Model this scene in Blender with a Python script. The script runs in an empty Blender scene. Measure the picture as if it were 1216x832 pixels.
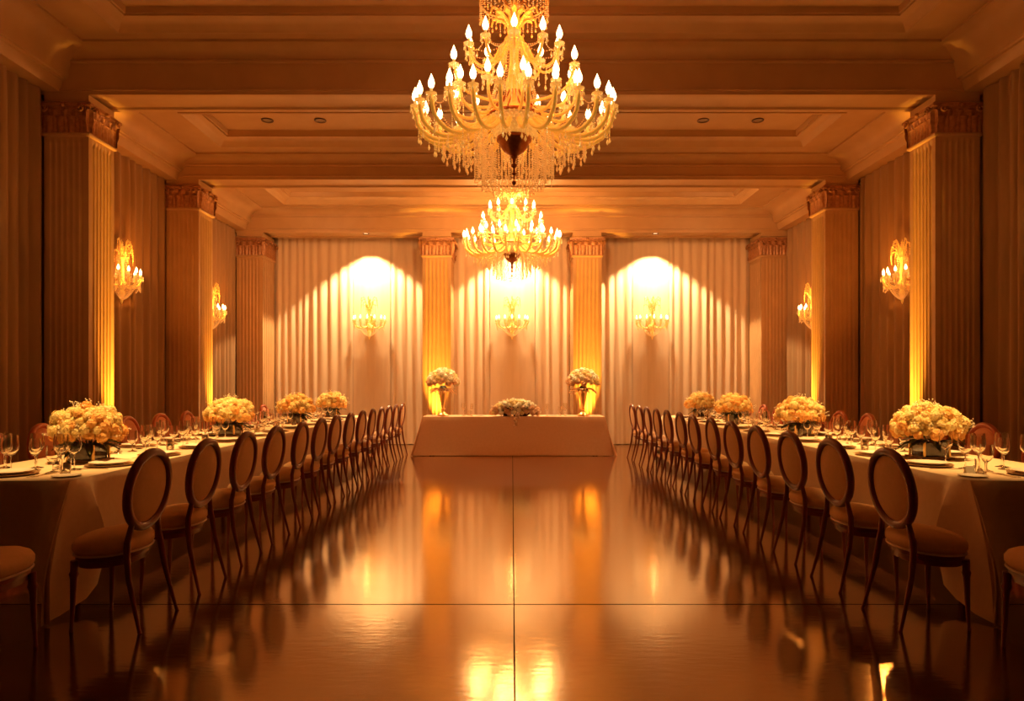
import bpy, math, random
from mathutils import Vector, Matrix
PI = math.pi
R = random.Random(7)
scene = bpy.context.scene
col = scene.collection
ORD = ['first','second','third','fourth','fifth','sixth','seventh','eighth','ninth','tenth','eleventh','twelfth','thirteenth','fourteenth','fifteenth']

# ------------------------------------------------------------------ helpers
class MB:
    def __init__(s): s.v = []; s.f = []
    def add(s, vs, fs):
        b = len(s.v); s.v.extend([tuple(p) for p in vs]); s.f.extend([tuple(i + b for i in f) for f in fs]); return s
    def box(s, c, d, rz=0):
        cx, cy, cz = c; hx, hy, hz = d[0]/2, d[1]/2, d[2]/2
        vs = []
        for x, y, z in ((-1,-1,-1),(1,-1,-1),(1,1,-1),(-1,1,-1),(-1,-1,1),(1,-1,1),(1,1,1),(-1,1,1)):
            px, py = x*hx, y*hy
            vs.append((cx + px*math.cos(rz) - py*math.sin(rz), cy + px*math.sin(rz) + py*math.cos(rz), cz + z*hz))
        return s.add(vs, [(0,3,2,1),(4,5,6,7),(0,1,5,4),(1,2,6,5),(2,3,7,6),(3,0,4,7)])
    def lathe(s, prof, seg=16, c=(0,0,0), sx=1, sy=1, cap0=True, cap1=True, ax=None):
        vs, fs = [], []
        n = len(prof)
        for r, z in prof:
            for k in range(seg):
                a = 2*PI*k/seg
                vs.append((c[0] + r*math.cos(a)*sx, c[1] + r*math.sin(a)*sy, c[2] + z))
        for i in range(n-1):
            for k in range(seg):
                k2 = (k+1) % seg
                fs.append((i*seg+k, i*seg+k2, (i+1)*seg+k2, (i+1)*seg+k))
        if cap0 and prof[0][0] > 1e-6: fs.append(tuple(range(seg-1,-1,-1)))
        if cap1 and prof[-1][0] > 1e-6: fs.append(tuple((n-1)*seg+k for k in range(seg)))
        if ax is not None: vs = [tuple(ax @ Vector(v)) for v in vs]
        return s.add(vs, fs)
    def loft(s, rings, closed=True, cap0=True, cap1=True):
        n = len(rings[0]); vs = [p for r in rings for p in r]; fs = []
        for i in range(len(rings)-1):
            for k in range(n if closed else n-1):
                k2 = (k+1) % n
                fs.append((i*n+k, i*n+k2, (i+1)*n+k2, (i+1)*n+k))
        if closed and cap0: fs.append(tuple(range(n-1,-1,-1)))
        if closed and cap1: fs.append(tuple((len(rings)-1)*n+k for k in range(n)))
        return s.add(vs, fs)
    def tube(s, pts, rad, seg=8, closed=False, sq=1.0):
        pts = [Vector(p) for p in pts]; n = len(pts)
        if not hasattr(rad, '__len__'): rad = [rad]*n
        rings = []; up = None
        for i, p in enumerate(pts):
            if closed: t = (pts[(i+1) % n] - pts[i-1])
            else: t = pts[min(i+1, n-1)] - pts[max(i-1, 0)]
            if t.length < 1e-9: t = Vector((0,0,1))
            t.normalize()
            if up is None:
                up = Vector((0,0,1)) if abs(t.z) < .9 else Vector((1,0,0))
            a = (up - t*up.dot(t))
            if a.length < 1e-6: a = Vector((0,1,0)) - t*t.y
            a.normalize(); up = a; b = t.cross(a)
            rings.append([p + (a*math.cos(2*PI*k/seg) + b*math.sin(2*PI*k/seg)*sq)*rad[i] for k in range(seg)])
        if closed:
            rings.append(rings[0]); return s.loft(rings, True, False, False)
        return s.loft(rings)
    def octa(s, c, r, h=None):
        h = h or r; x, y, z = c
        return s.add([(x+r,y,z),(x,y+r,z),(x-r,y,z),(x,y-r,z),(x,y,z+h),(x,y,z-h)],
                     [(0,1,4),(1,2,4),(2,3,4),(3,0,4),(1,0,5),(2,1,5),(3,2,5),(0,3,5)])
    def drop(s, c, r, h):        # faceted pendant hanging down from c
        x, y, z = c
        vs = [(x,y,z)]
        for zz, rr in ((z-h*.65, r), ):
            vs += [(x+rr*math.cos(a), y+rr*math.sin(a), zz) for a in (0, PI/2, PI, 3*PI/2)]
        vs.append((x,y,z-h))
        return s.add(vs, [(0,1,2),(0,2,3),(0,3,4),(0,4,1),(2,1,5),(3,2,5),(4,3,5),(1,4,5)])
    def ball(s, c, r, seg=10, rings=6, sz=1):
        prof = [(max(r*math.sin(PI*i/rings), 1e-5), -r*math.cos(PI*i/rings)*sz) for i in range(rings+1)]
        return s.lathe(prof, seg, c, cap0=False, cap1=False)
    def grid(s, fn, nu, nv):
        vs = [fn(i/nu, j/nv) for j in range(nv+1) for i in range(nu+1)]
        fs = [(j*(nu+1)+i, j*(nu+1)+i+1, (j+1)*(nu+1)+i+1, (j+1)*(nu+1)+i) for j in range(nv) for i in range(nu)]
        return s.add(vs, fs)
    def prism(s, outline, z0, z1):
        n = len(outline)
        vs = [(x,y,z0) for x,y in outline] + [(x,y,z1) for x,y in outline]
        fs = [tuple(range(n-1,-1,-1)), tuple(range(n,2*n))] + [(i,(i+1)%n,n+(i+1)%n,n+i) for i in range(n)]
        return s.add(vs, fs)
    def mesh(s, name, mat, smooth=40):
        me = bpy.data.meshes.new(name); me.from_pydata(s.v, [], s.f); me.update()
        if smooth:
            me.polygons.foreach_set('use_smooth', [True]*len(me.polygons))
            me.set_sharp_from_angle(angle=math.radians(smooth))
        if mat: me.materials.append(mat)
        return me
    def build(s, name, mat, parent=None, smooth=40, loc=None):
        o = bpy.data.objects.new(name, s.mesh(name, mat, smooth)); col.objects.link(o)
        if parent: o.parent = parent
        if loc: o.location = loc
        return o

def tag(o, label=None, cat=None, group=None, kind=None):
    for k, v in (('label',label),('category',cat),('group',group),('kind',kind)):
        if v: o[k] = v
    return o
def thing(name, label, cat, loc=(0,0,0), rz=0, group=None):
    o = bpy.data.objects.new(name, None); col.objects.link(o)
    o.location = loc; o.rotation_euler = (0,0,rz); o.empty_display_size = .05
    return tag(o, label, cat, group)
def struct(o): return tag(o, kind='structure')
def inst(name, me, parent=None, loc=(0,0,0), rot=(0,0,0), sc=(1,1,1)):
    o = bpy.data.objects.new(name, me); col.objects.link(o)
    if parent: o.parent = parent
    o.location = loc; o.rotation_euler = rot
    o.scale = sc if hasattr(sc, '__len__') else (sc,sc,sc)
    return o
def copy_tree(o, parent=None):
    c = o.copy(); col.objects.link(c)
    if parent: c.parent = parent
    for ch in list(KIDS.get(o.name, [])): copy_tree(ch, c)
    return c
KIDS = {}
def index_kids():
    KIDS.clear()
    for o in col.objects:
        if o.parent: KIDS.setdefault(o.parent.name, []).append(o)
def dup(root, loc, rz=None, label=None, group=None):
    index_kids_once(root)
    c = copy_tree(root); c.location = loc
    if rz is not None: c.rotation_euler = (0,0,rz)
    if label: c['label'] = label
    if group: c['group'] = group
    return c
_done = set()
def index_kids_once(root):
    if root.name not in _done:
        index_kids(); _done.add(root.name)

# ------------------------------------------------------------------ materials
def mat(name, c, rough=.5, metal=0, spec=.5, c2=None, scale=8, bump=0, bscale=60, emit=None, estr=0, trans=0, ior=1.45, sheen=0, coat=0, stretch=(1,1,1), tl=0):
    m = bpy.data.materials.new(name); m.use_nodes = True
    nt = m.node_tree; b = nt.nodes['Principled BSDF']
    b.inputs['Base Color'].default_value = (*c, 1); b.inputs['Roughness'].default_value = rough
    b.inputs['Metallic'].default_value = metal; b.inputs['Specular IOR Level'].default_value = spec
    b.inputs['Transmission Weight'].default_value = trans; b.inputs['IOR'].default_value = ior
    b.inputs['Sheen Weight'].default_value = sheen; b.inputs['Coat Weight'].default_value = coat
    if emit:
        b.inputs['Emission Color'].default_value = (*emit, 1); b.inputs['Emission Strength'].default_value = estr
    tc = nt.nodes.new('ShaderNodeTexCoord'); mp = nt.nodes.new('ShaderNodeMapping')
    mp.inputs['Scale'].default_value = stretch
    nt.links.new(tc.outputs['Object'], mp.inputs['Vector'])
    if c2:
        n = nt.nodes.new('ShaderNodeTexNoise'); n.inputs['Scale'].default_value = scale; n.inputs['Detail'].default_value = 5
        r = nt.nodes.new('ShaderNodeValToRGB')
        r.color_ramp.elements[0].color = (*c, 1); r.color_ramp.elements[1].color = (*c2, 1)
        r.color_ramp.elements[0].position = .35; r.color_ramp.elements[1].position = .65
        nt.links.new(mp.outputs[0], n.inputs['Vector']); nt.links.new(n.outputs['Fac'], r.inputs[0]); nt.links.new(r.outputs[0], b.inputs['Base Color'])
    if bump:
        n = nt.nodes.new('ShaderNodeTexNoise'); n.inputs['Scale'].default_value = bscale; n.inputs['Detail'].default_value = 3
        bp = nt.nodes.new('ShaderNodeBump'); bp.inputs['Strength'].default_value = bump; bp.inputs['Distance'].default_value = .01
        nt.links.new(mp.outputs[0], n.inputs['Vector']); nt.links.new(n.outputs['Fac'], bp.inputs['Height']); nt.links.new(bp.outputs[0], b.inputs['Normal'])
    if tl:
        out = nt.nodes['Material Output']; t = nt.nodes.new('ShaderNodeBsdfTranslucent'); mx = nt.nodes.new('ShaderNodeMixShader')
        t.inputs[0].default_value = (*c, 1); mx.inputs[0].default_value = tl
        nt.links.new(b.outputs[0], mx.inputs[1]); nt.links.new(t.outputs[0], mx.inputs[2]); nt.links.new(mx.outputs[0], out.inputs[0])
    return m

M = dict(
  plaster=mat('cream_plaster', (.50,.295,.125), .5, c2=(.54,.325,.145), scale=3, bump=.03),
  wall=mat('painted_wall', (.45,.34,.24), .7, c2=(.48,.37,.26), scale=2),
  pilaster=mat('painted_pilaster', (.48,.275,.12), .45, c2=(.52,.30,.135), scale=4, bump=.02),
  capital=mat('gilded_plaster', (.36,.15,.06), .38, metal=.3, c2=(.50,.24,.10), scale=25, bump=.25, bscale=70),
  sidedrape=mat('shaded_side_drape', (.34,.20,.095), .8, spec=.15, sheen=.05, c2=(.38,.225,.11), scale=14, bump=.06, bscale=120, stretch=(1,1,.1)),  # cream drape darkened, dimness of the side bays put into its colour
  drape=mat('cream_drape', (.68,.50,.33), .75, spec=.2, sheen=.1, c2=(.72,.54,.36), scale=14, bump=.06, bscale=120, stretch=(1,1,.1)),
  linen=mat('table_linen', (.72,.50,.30), .8, spec=.15, sheen=.05, c2=(.75,.53,.33), scale=30, bump=.08, bscale=220),
  linen_rose=mat('warm_linen', (.80,.46,.25), .8, spec=.15, sheen=.05, c2=(.83,.49,.27), scale=30, bump=.08, bscale=220),
  mahogany=mat('mahogany', (.17,.026,.009), .34, c2=(.23,.042,.014), scale=5, stretch=(1,1,.25), coat=.1),
  pad=mat('beige_upholstery', (.74,.45,.22), .8, spec=.15, sheen=.05, c2=(.78,.48,.25), scale=40, bump=.1, bscale=260),
  redlit_pad=mat('redlit_upholstery', (.85,.36,.20), .75, spec=.2, sheen=.1, c2=(.9,.42,.25), scale=40, bump=.1, bscale=260),  # red light on the wall-side chairs put into the pad colour
  redlit_wood=mat('redlit_mahogany', (.50,.10,.04), .3, c2=(.58,.14,.06), scale=5, stretch=(1,1,.25), coat=.3),  # same chair wood as mahogany, red light put into its colour
  piping=mat('pale_piping', (.75,.55,.42), .4),
  gold=mat('gold_metal', (.95,.62,.20), .28, metal=.9, c2=(.98,.70,.28), scale=20, bump=.1, bscale=150),
  rope=mat('glowing_rope_arm', (.95,.62,.17), .38, metal=.35, spec=.8, c2=(1,.74,.28), scale=70, bump=.5, bscale=120, emit=(1,.40,.04), estr=.28),  # small emission stands in for bulb light on the gilding
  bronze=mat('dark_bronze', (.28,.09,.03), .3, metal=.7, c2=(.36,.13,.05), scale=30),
  crystal=mat('crystal', (1,.84,.52), .08, spec=1, trans=.35, ior=1.6, c2=(1,.93,.72), scale=40, emit=(1,.46,.09), estr=.20),  # emission adds the glow that crystals take from the bulbs
  bead=mat('glowing_crystal_beads', (1,.72,.36), .15, spec=1, trans=.15, ior=1.55, c2=(1,.82,.5), scale=50, emit=(1,.42,.09), estr=.22),  # beads emit a little, imitating the bulb light they catch
  bulb=mat('lit_bulb', (1,.9,.7), .3, emit=(1,.70,.30), estr=9),
  candle=mat('candle_sleeve', (.95,.8,.5), .5, emit=(1,.55,.12), estr=.35),
  lens=mat('lit_lens', (1,.9,.7), .3, emit=(1,.62,.25), estr=1.2),
  dim_lens=mat('dim_lens', (.30,.2,.1), .2, emit=(1,.5,.15), estr=.03),
  chrome=mat('fixture_metal', (.12,.06,.03), .35, metal=.6),
  spotlens=mat('spot_lens', (1,.95,.8), .3, emit=(1,.8,.5), estr=1.2),
  china=mat('white_china', (.80,.68,.52), .22, spec=.6, c2=(.83,.71,.55), scale=10),
  charger=mat('charger_plate', (.40,.22,.10), .25, metal=.4, c2=(.46,.26,.12), scale=10),
  glass=mat('clear_glass', (1,.97,.92), .02, spec=.7, trans=1, ior=1.45),
  steel=mat('cutlery_steel', (.75,.62,.48), .2, metal=1),
  petal=mat('cream_petals', (1,.80,.36), .6, spec=.2, c2=(1,.88,.48), scale=18, tl=.25),
  petal2=mat('honey_petals', (.95,.58,.18), .6, spec=.2, c2=(1,.68,.26), scale=18, tl=.25),
  blush=mat('blush_petals', (.80,.48,.24), .6, spec=.2, c2=(.9,.62,.36), scale=18, tl=.2),
  ivory=mat('ivory_petals', (.98,.88,.62), .6, spec=.2, c2=(1,.93,.72), scale=18, tl=.2),
  leaf=mat('dark_leaf', (.05,.06,.02), .5, c2=(.09,.09,.03), scale=12),
  darkglass=mat('dark_glass_vase', (.05,.025,.012), .08, spec=.9, c2=(.08,.04,.02), scale=6),
  tray=mat('wood_tray', (.30,.14,.06), .4, c2=(.38,.18,.08), scale=6),
  card=mat('place_card_paper', (.85,.76,.6), .7, c2=(.88,.79,.63), scale=9),
)
def floor_mat():
    m = bpy.data.materials.new('polished_floor'); m.use_nodes = True; nt = m.node_tree; b = nt.nodes['Principled BSDF']
    L = nt.links.new
    tc = nt.nodes.new('ShaderNodeTexCoord')
    sp = nt.nodes.new('ShaderNodeSeparateXYZ'); L(tc.outputs['Object'], sp.inputs[0])
    def line(out, period, off, w):
        a = nt.nodes.new('ShaderNodeMath'); a.operation='SUBTRACT'; L(out, a.inputs[0]); a.inputs[1].default_value = off - period/2
        mo = nt.nodes.new('ShaderNodeMath'); mo.operation='FLOORED_MODULO'; L(a.outputs[0], mo.inputs[0]); mo.inputs[1].default_value = period
        s = nt.nodes.new('ShaderNodeMath'); s.operation='SUBTRACT'; L(mo.outputs[0], s.inputs[0]); s.inputs[1].default_value = period/2
        ab = nt.nodes.new('ShaderNodeMath'); ab.operation='ABSOLUTE'; L(s.outputs[0], ab.inputs[0])
        lt = nt.nodes.new('ShaderNodeMath'); lt.operation='LESS_THAN'; L(ab.outputs[0], lt.inputs[0]); lt.inputs[1].default_value = w
        return lt.outputs[0]
    mx = nt.nodes.new('ShaderNodeMath'); mx.operation='MAXIMUM'
    L(line(sp.outputs['X'], 14, .012, .0035), mx.inputs[0]); L(line(sp.outputs['Y'], 14, 4.27, .007), mx.inputs[1])
    mp = nt.nodes.new('ShaderNodeMapping'); mp.inputs['Scale'].default_value = (.5, 2.2, 1); L(tc.outputs['Object'], mp.inputs[0])
    n = nt.nodes.new('ShaderNodeTexNoise'); n.inputs['Scale'].default_value = 2.0; n.inputs['Detail'].default_value = 6; L(mp.outputs[0], n.inputs['Vector'])
    cr = nt.nodes.new('ShaderNodeValToRGB'); L(n.outputs['Fac'], cr.inputs[0])
    cr.color_ramp.elements[0].color = (.045,.010,.003,1); cr.color_ramp.elements[1].color = (.075,.019,.006,1)
    cr.color_ramp.elements[0].position = .3; cr.color_ramp.elements[1].position = .7
    mc = nt.nodes.new('ShaderNodeMix'); mc.data_type = 'RGBA'; L(mx.outputs[0], mc.inputs[0]); L(cr.outputs[0], mc.inputs[6]); mc.inputs[7].default_value = (.006,.002,.001,1)
    L(mc.outputs[2], b.inputs['Base Color'])
    rr = nt.nodes.new('ShaderNodeMapRange'); L(n.outputs['Fac'], rr.inputs[0]); rr.inputs[3].default_value = .09; rr.inputs[4].default_value = .16
    L(rr.outputs[0], b.inputs['Roughness'])
    b.inputs['Specular IOR Level'].default_value = .8; b.inputs['IOR'].default_value = 3.0
    mp2 = nt.nodes.new('ShaderNodeMapping'); mp2.inputs['Scale'].default_value = (2.5, 9, 1); L(tc.outputs['Object'], mp2.inputs[0])
    n2 = nt.nodes.new('ShaderNodeTexNoise'); n2.inputs['Scale'].default_value = 3; n2.inputs['Detail'].default_value = 4; L(mp2.outputs[0], n2.inputs['Vector'])
    bp = nt.nodes.new('ShaderNodeBump'); bp.inputs['Strength'].default_value = .05; bp.inputs['Distance'].default_value = .012
    L(n2.outputs['Fac'], bp.inputs['Height']); L(bp.outputs[0], b.inputs['Normal'])
    df = nt.nodes.new('ShaderNodeBsdfDiffuse'); df.inputs[0].default_value = (.03,.01,.003,1); ms = nt.nodes.new('ShaderNodeMixShader')
    gl = nt.nodes.new('ShaderNodeBsdfGlossy'); gl.inputs['Color'].default_value = (.95,.80,.62,1)
    L(rr.outputs[0], gl.inputs['Roughness']); L(bp.outputs[0], gl.inputs['Normal'])
    lw = nt.nodes.new('ShaderNodeLayerWeight'); lw.inputs[0].default_value = .5
    mr = nt.nodes.new('ShaderNodeMapRange'); L(lw.outputs['Facing'], mr.inputs[0]); mr.inputs[1].default_value = .52; mr.inputs[2].default_value = .86; mr.inputs[3].default_value = .0; mr.inputs[4].default_value = .66
    m0 = nt.nodes.new('ShaderNodeMixShader'); L(mr.outputs[0], m0.inputs[0]); L(b.outputs[0], m0.inputs[1]); L(gl.outputs[0], m0.inputs[2])
    L(mx.outputs[0], ms.inputs[0]); L(m0.outputs[0], ms.inputs[1]); L(df.outputs[0], ms.inputs[2]); L(ms.outputs[0], nt.nodes['Material Output'].inputs[0])
    return m
M['floor'] = floor_mat()

# ------------------------------------------------------------------ camera
H = 1.4
cd = bpy.data.cameras.new('camera'); cam = bpy.data.objects.new('camera', cd); col.objects.link(cam)
cam.location = (0,0,H); cam.rotation_euler = (PI/2,0,0)
cd.sensor_width = 36; cd.lens = 800/1216*36; cd.shift_y = 39/1216; cd.clip_end = 100
scene.camera = cam
scene.view_settings.view_transform = 'Standard'
scene.view_settings.look = 'None'
scene.view_settings.exposure = 0
w = bpy.data.worlds.new('world'); scene.world = w; w.use_nodes = True
w.node_tree.nodes['Background'].inputs[0].default_value = (.012,.004,.001,1)
w.node_tree.nodes['Background'].inputs[1].default_value = .5

# ------------------------------------------------------------------ room shell
XC, XO, XD, XW = 5.43, 6.0, 6.03, 6.15
PD = .55
YF = [5.61, 8.64, 11.67, 14.67]
YB, YW = 15.42, 15.6
Y0 = -1.0
ZC = [5.71, 5.33, 5.20]
ZB = [None, 5.10, 4.93, 4.685]
struct(MB().box((0,(Y0+YW)/2,-.05), (2*XW+.2, YW-Y0+.2, .1)).build('floor', M['floor'], smooth=0))
for s, nm in ((-1,'wall_left'),(1,'wall_right')):
    struct(MB().box((s*(XW+.05),(Y0+YW)/2,3), (.1, YW-Y0, 6)).build(nm, M['wall'], smooth=0))
struct(MB().box((0,YW+.05,3), (2*XW+.2,.1,6)).build('wall_back', M['wall'], smooth=0))

def ring(mb, x0,x1,y0,y1, prof, cap=True):
    loops = []
    for ins, z in prof:
        loops.append([(x0+ins,y0+ins,z),(x1-ins,y0+ins,z),(x1-ins,y1-ins,z),(x0+ins,y1-ins,z)])
    mb.loft(loops, True, False, cap)
# ceiling: flat border, moulded tray and raised panel for each bay
mb = MB()
for (ya,yb,zc,tya,tyb) in ((Y0,YF[1],ZC[0],1.5,8.24),(YF[1]+PD,YF[2],ZC[1],9.72,11.14),(YF[2]+PD,YF[3],ZC[2],12.72,14.2)):
    tx = 4.83
    loops = [[(-XW,ya,zc),(XW,ya,zc),(XW,yb,zc),(-XW,yb,zc)]]
    for ins, dz in ((0,0),(0,-.035),(.035,-.04),(.05,-.02),(.07,-.005),(.09,.02),(.14,.055),(.2,.075),(.2,.10),(.225,.10),(.235,.09),(.25,.16)):
        loops.append([(-tx+ins,tya+ins,zc+dz),(tx-ins,tya+ins,zc+dz),(tx-ins,tyb-ins,zc+dz),(-tx+ins,tyb-ins,zc+dz)])
    mb.loft(loops, True, False, True)
struct(mb.build('ceiling', M['plaster'], smooth=30))
# beams
def beam(yf, yb, zb, zc_front, zc_back, crown_z, n):
    t = max(zc_front, zc_back) + .2
    pr = [(yb, t), (yb, zb), (yb-.07, zb), (yb-.085, zb+.03), (yb-.11, zb+.035), (yf+.11, zb+.035), (yf+.085, zb+.03), (yf+.07, zb), (yf, zb),
          (yf, zb+.045), (yf-.018, zb+.05), (yf-.018, zb+.07), (yf, zb+.08), (yf, crown_z), (yf-.03, crown_z+.005), (yf-.035, crown_z+.03), (yf-.02, crown_z+.045)]
    hc = zc_front - crown_z - .045
    for k in range(1, 6):
        a = k/5*PI/2
        pr.append((yf-.02-.15*(1-math.cos(a)), crown_z+.045+hc*.8*math.sin(a)))
    pr += [(yf-.19, zc_front-.03), (yf-.20, zc_front-.03), (yf-.20, zc_front+.001), (yf-.20, t)]
    m = MB(); m.loft([[(x,y,z) for y,z in pr] for x in (-XW, XW)])
    o = m.build('trim_%d' % n, M['plaster'], smooth=35); return struct(o)
beam(YF[1], YF[1]+PD, ZB[1], ZC[0], ZC[1], 5.50, 1)
beam(YF[2], YF[2]+PD, ZB[2], ZC[1], ZC[2], 5.15, 2)
beam(YF[3], YB-.19, ZB[3], ZC[2], ZC[2], 5.02, 3)
# side cornices
def cornice(s, ya, yb, zb, zc, n):
    pr = [(XW, zb), (5.80, zb), (5.79, zb+.02), (5.765, zb+.13), (5.735, zb+.135), (5.73, zb+.16), (5.70, zb+.165), (5.69, zb+.2)]
    h = zc - zb - .2 - .04
    for k in range(1, 7):
        a = k/6*PI/2
        pr.append((5.69 - .25*(1-math.cos(a)), zb+.2+h*math.sin(a)))
    pr += [(5.41, zc-.03), (5.38, zc-.03), (5.38, zc+.05), (XW, zc+.05)]
    m = MB(); m.loft([[(s*x, y, z) for x,z in pr] for y in (ya,yb)])
    struct(m.build('trim_%d' % n, M['plaster'], smooth=35))
n = 4
for s in (-1,1):
    for (ya,yb,zb,zc) in ((Y0,YF[1]-.0,5.14,ZC[0]),(YF[1]+PD,YF[2],4.92,ZC[1]),(YF[2]+PD,YF[3],4.74,ZC[2])):
        cornice(s, ya, yb, zb, zc, n); n += 1
for s, nm in ((-1,'baseboard_left'),(1,'baseboard_right')):
    m = MB(); pr = [(XW+.01,0),(XW-.03,0),(XW-.03,.14),(XW-.015,.17),(XW+.01,.17)]
    m.loft([[(s*x,y,z) for x,z in pr] for y in (Y0,5.6)]); struct(m.build(nm, M['plaster']))

# pilasters
def flute_loop(x0,x1,y0,y1,nx,ny,dep=.022):
    pts = []
    corners = [((x0,y0),(x1,y0),(0,1),nx),((x1,y0),(x1,y1),(-1,0),ny),((x1,y1),(x0,y1),(0,-1),nx),((x0,y1),(x0,y0),(1,0),ny)]
    for a,b,nr,k in corners:
        L = math.hypot(b[0]-a[0], b[1]-a[1]); dx,dy = (b[0]-a[0])/L,(b[1]-a[1])/L
        mg = .06; pitch = (L-2*mg)/k; fw = pitch*.72
        pts.append(a)
        for i in range(k):
            c = mg + pitch*(i+.5)
            for q in range(7):
                t = PI*q/6
                s_ = c - fw/2*math.cos(t); d = dep*math.sin(t)
                pts.append((a[0]+dx*s_+nr[0]*d, a[1]+dy*s_+nr[1]*d))
    return pts
def leafpatch(mb, o, u, nrm, w, h, curl):
    # acanthus leaf: base centre o, width direction u, outward nrm
    o = Vector(o); u = Vector(u); nrm = Vector(nrm); up = Vector((0,0,1))
    def fn(i, j):
        wid = w*(.55+.45*math.sin(PI*min(1,j*1.05)))*(1-.55*max(0,j-.75)/.25)
        lob = 1+.16*math.cos(j*PI*7)
        x = (i-.5)*wid*lob
        out = .008 + curl*j**3 + .012*math.cos((i-.5)*PI*2)*(1-j*.3)
        z = h*(math.sin(j*PI*.62)/math.sin(PI*.62*.8))*.93
        return o + u*x + nrm*out + up*z
    mb.grid(fn, 8, 8)
def make_pilaster(name, x0,x1,y0,y1, ztop, nx, ny, label):
    r = thing(name, label, None, ((x0+x1)/2,(y0+y1)/2,0)); r['kind'] = 'structure'
    X0,X1,Yy0,Yy1 = -(x1-x0)/2,(x1-x0)/2,-(y1-y0)/2,(y1-y0)/2
    ch = .36                                     # capital height
    zc0 = ztop-.13-ch
    # plinth
    m = MB(); rect = lambda e,z: [(X0-e,Yy0-e,z),(X1+e,Yy0-e,z),(X1+e,Yy1+e,z),(X0-e,Yy1+e,z)]
    m.loft([rect(.05,0),rect(.05,.20),rect(.035,.21),rect(.045,.235),rect(.035,.26),rect(.015,.27),rect(0,.30)])
    m.build('plinth', M['pilaster'], r)
    lp = flute_loop(X0,X1,Yy0,Yy1,nx,ny); rc = flute_loop(X0,X1,Yy0,Yy1,nx,ny,0)
    m = MB(); m.loft([[(x,y,z) for x,y in l] for l,z in ((rc,.30),(rc,.36),(lp,.40),(lp,zc0-.14),(rc,zc0-.10),(rc,zc0-.03))])
    m.build('shaft', M['pilaster'], r, smooth=50)
    m = MB(); m.loft([rect(.0,zc0-.05),rect(.022,zc0-.04),rect(.03,zc0-.02),rect(.022,zc0),rect(0,zc0+.005)])
    m.build('necking', M['pilaster'], r)
    m = MB(); m.loft([rect(-.01,zc0),rect(-.01,zc0+ch*.5),rect(.02,zc0+ch*.75),rect(.055,zc0+ch*.86),rect(.055,zc0+ch*.88),rect(.07,zc0+ch*.9),rect(.07,zc0+ch),rect(.0,zc0+ch)])
    faces = [((X0,Yy0),(X1,Yy0),(0,-1)),((X1,Yy0),(X1,Yy1),(1,0)),((X1,Yy1),(X0,Yy1),(0,1)),((X0,Yy1),(X0,Yy0),(-1,0))]
    for a,b,nr in faces:
        L = math.hypot(b[0]-a[0],b[1]-a[1]); u = ((b[0]-a[0])/L,(b[1]-a[1])/L,0)
        for row,(hh,cl,k,off) in enumerate(((ch*.62,.05,4,.5),(ch*.86,.07,4,0))):
            for i in range(k+(0 if off else 1)):
                s_ = L/k*(i+off)
                leafpatch(m, (a[0]+u[0]*s_+nr[0]*(.012-row*.006), a[1]+u[1]*s_+nr[1]*(.012-row*.006), zc0), u, (nr[0],nr[1],0), L/k*1.02, hh, cl)
        # volutes at both ends of the face and a central rosette
        for s_,d in ((.03,1),(L-.03,-1)):
            pts = []
            for q in range(22):
                t = q/21; ang = t*PI*3.2; rr = .055*(1-.75*t)
                pts.append((a[0]+u[0]*(s_+d*(.02-rr*math.cos(ang)))+nr[0]*(.075+.02*t), a[1]+u[1]*(s_+d*(.02-rr*math.cos(ang)))+nr[1]*(.075+.02*t), zc0+ch*.80+rr*math.sin(ang)))
            m.tube(pts, .012, 6)
        m.ball((a[0]+u[0]*L/2+nr[0]*.075, a[1]+u[1]*L/2+nr[1]*.075, zc0+ch*.92), .032, 8, 5)
    m.build('capital', M['capital'], r, smooth=60)
    m = MB(); m.loft([rect(.035,zc0+ch),rect(.05,zc0+ch+.02),rect(0.0,zc0+ch+.05),rect(0.0,ztop)]); m.build('impost_block', M['plaster'], r)
    return r
for i in range(4):
    for s, sd in ((-1,'left'),(1,'right')):
        xs = sorted((s*XC, s*XO)); zt = (5.71, 5.10, 4.93, 4.685)[i]
        if i == 0: zt = 5.14
        y1 = YF[i]+PD if i < 3 else YB-.02
        make_pilaster('pilaster', xs[0], xs[1]+(0), YF[i], y1, zt, 6, 6, ('fluted pilaster beside the camera on the %s wall','nearest fluted pilaster on the %s wall in view','middle fluted pilaster on the %s wall','farthest fluted pilaster of the %s wall, in the back corner')[i] % sd)
for s, sd in ((-1,'left'),(1,'right')):
    xs = sorted((s*1.33, s*1.95))
    make_pilaster('pilaster', xs[0], xs[1], YF[3], YB-.02, 4.685, 6, 6, 'fluted pilaster behind the %s tall vase of the head table' % sd)

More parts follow.
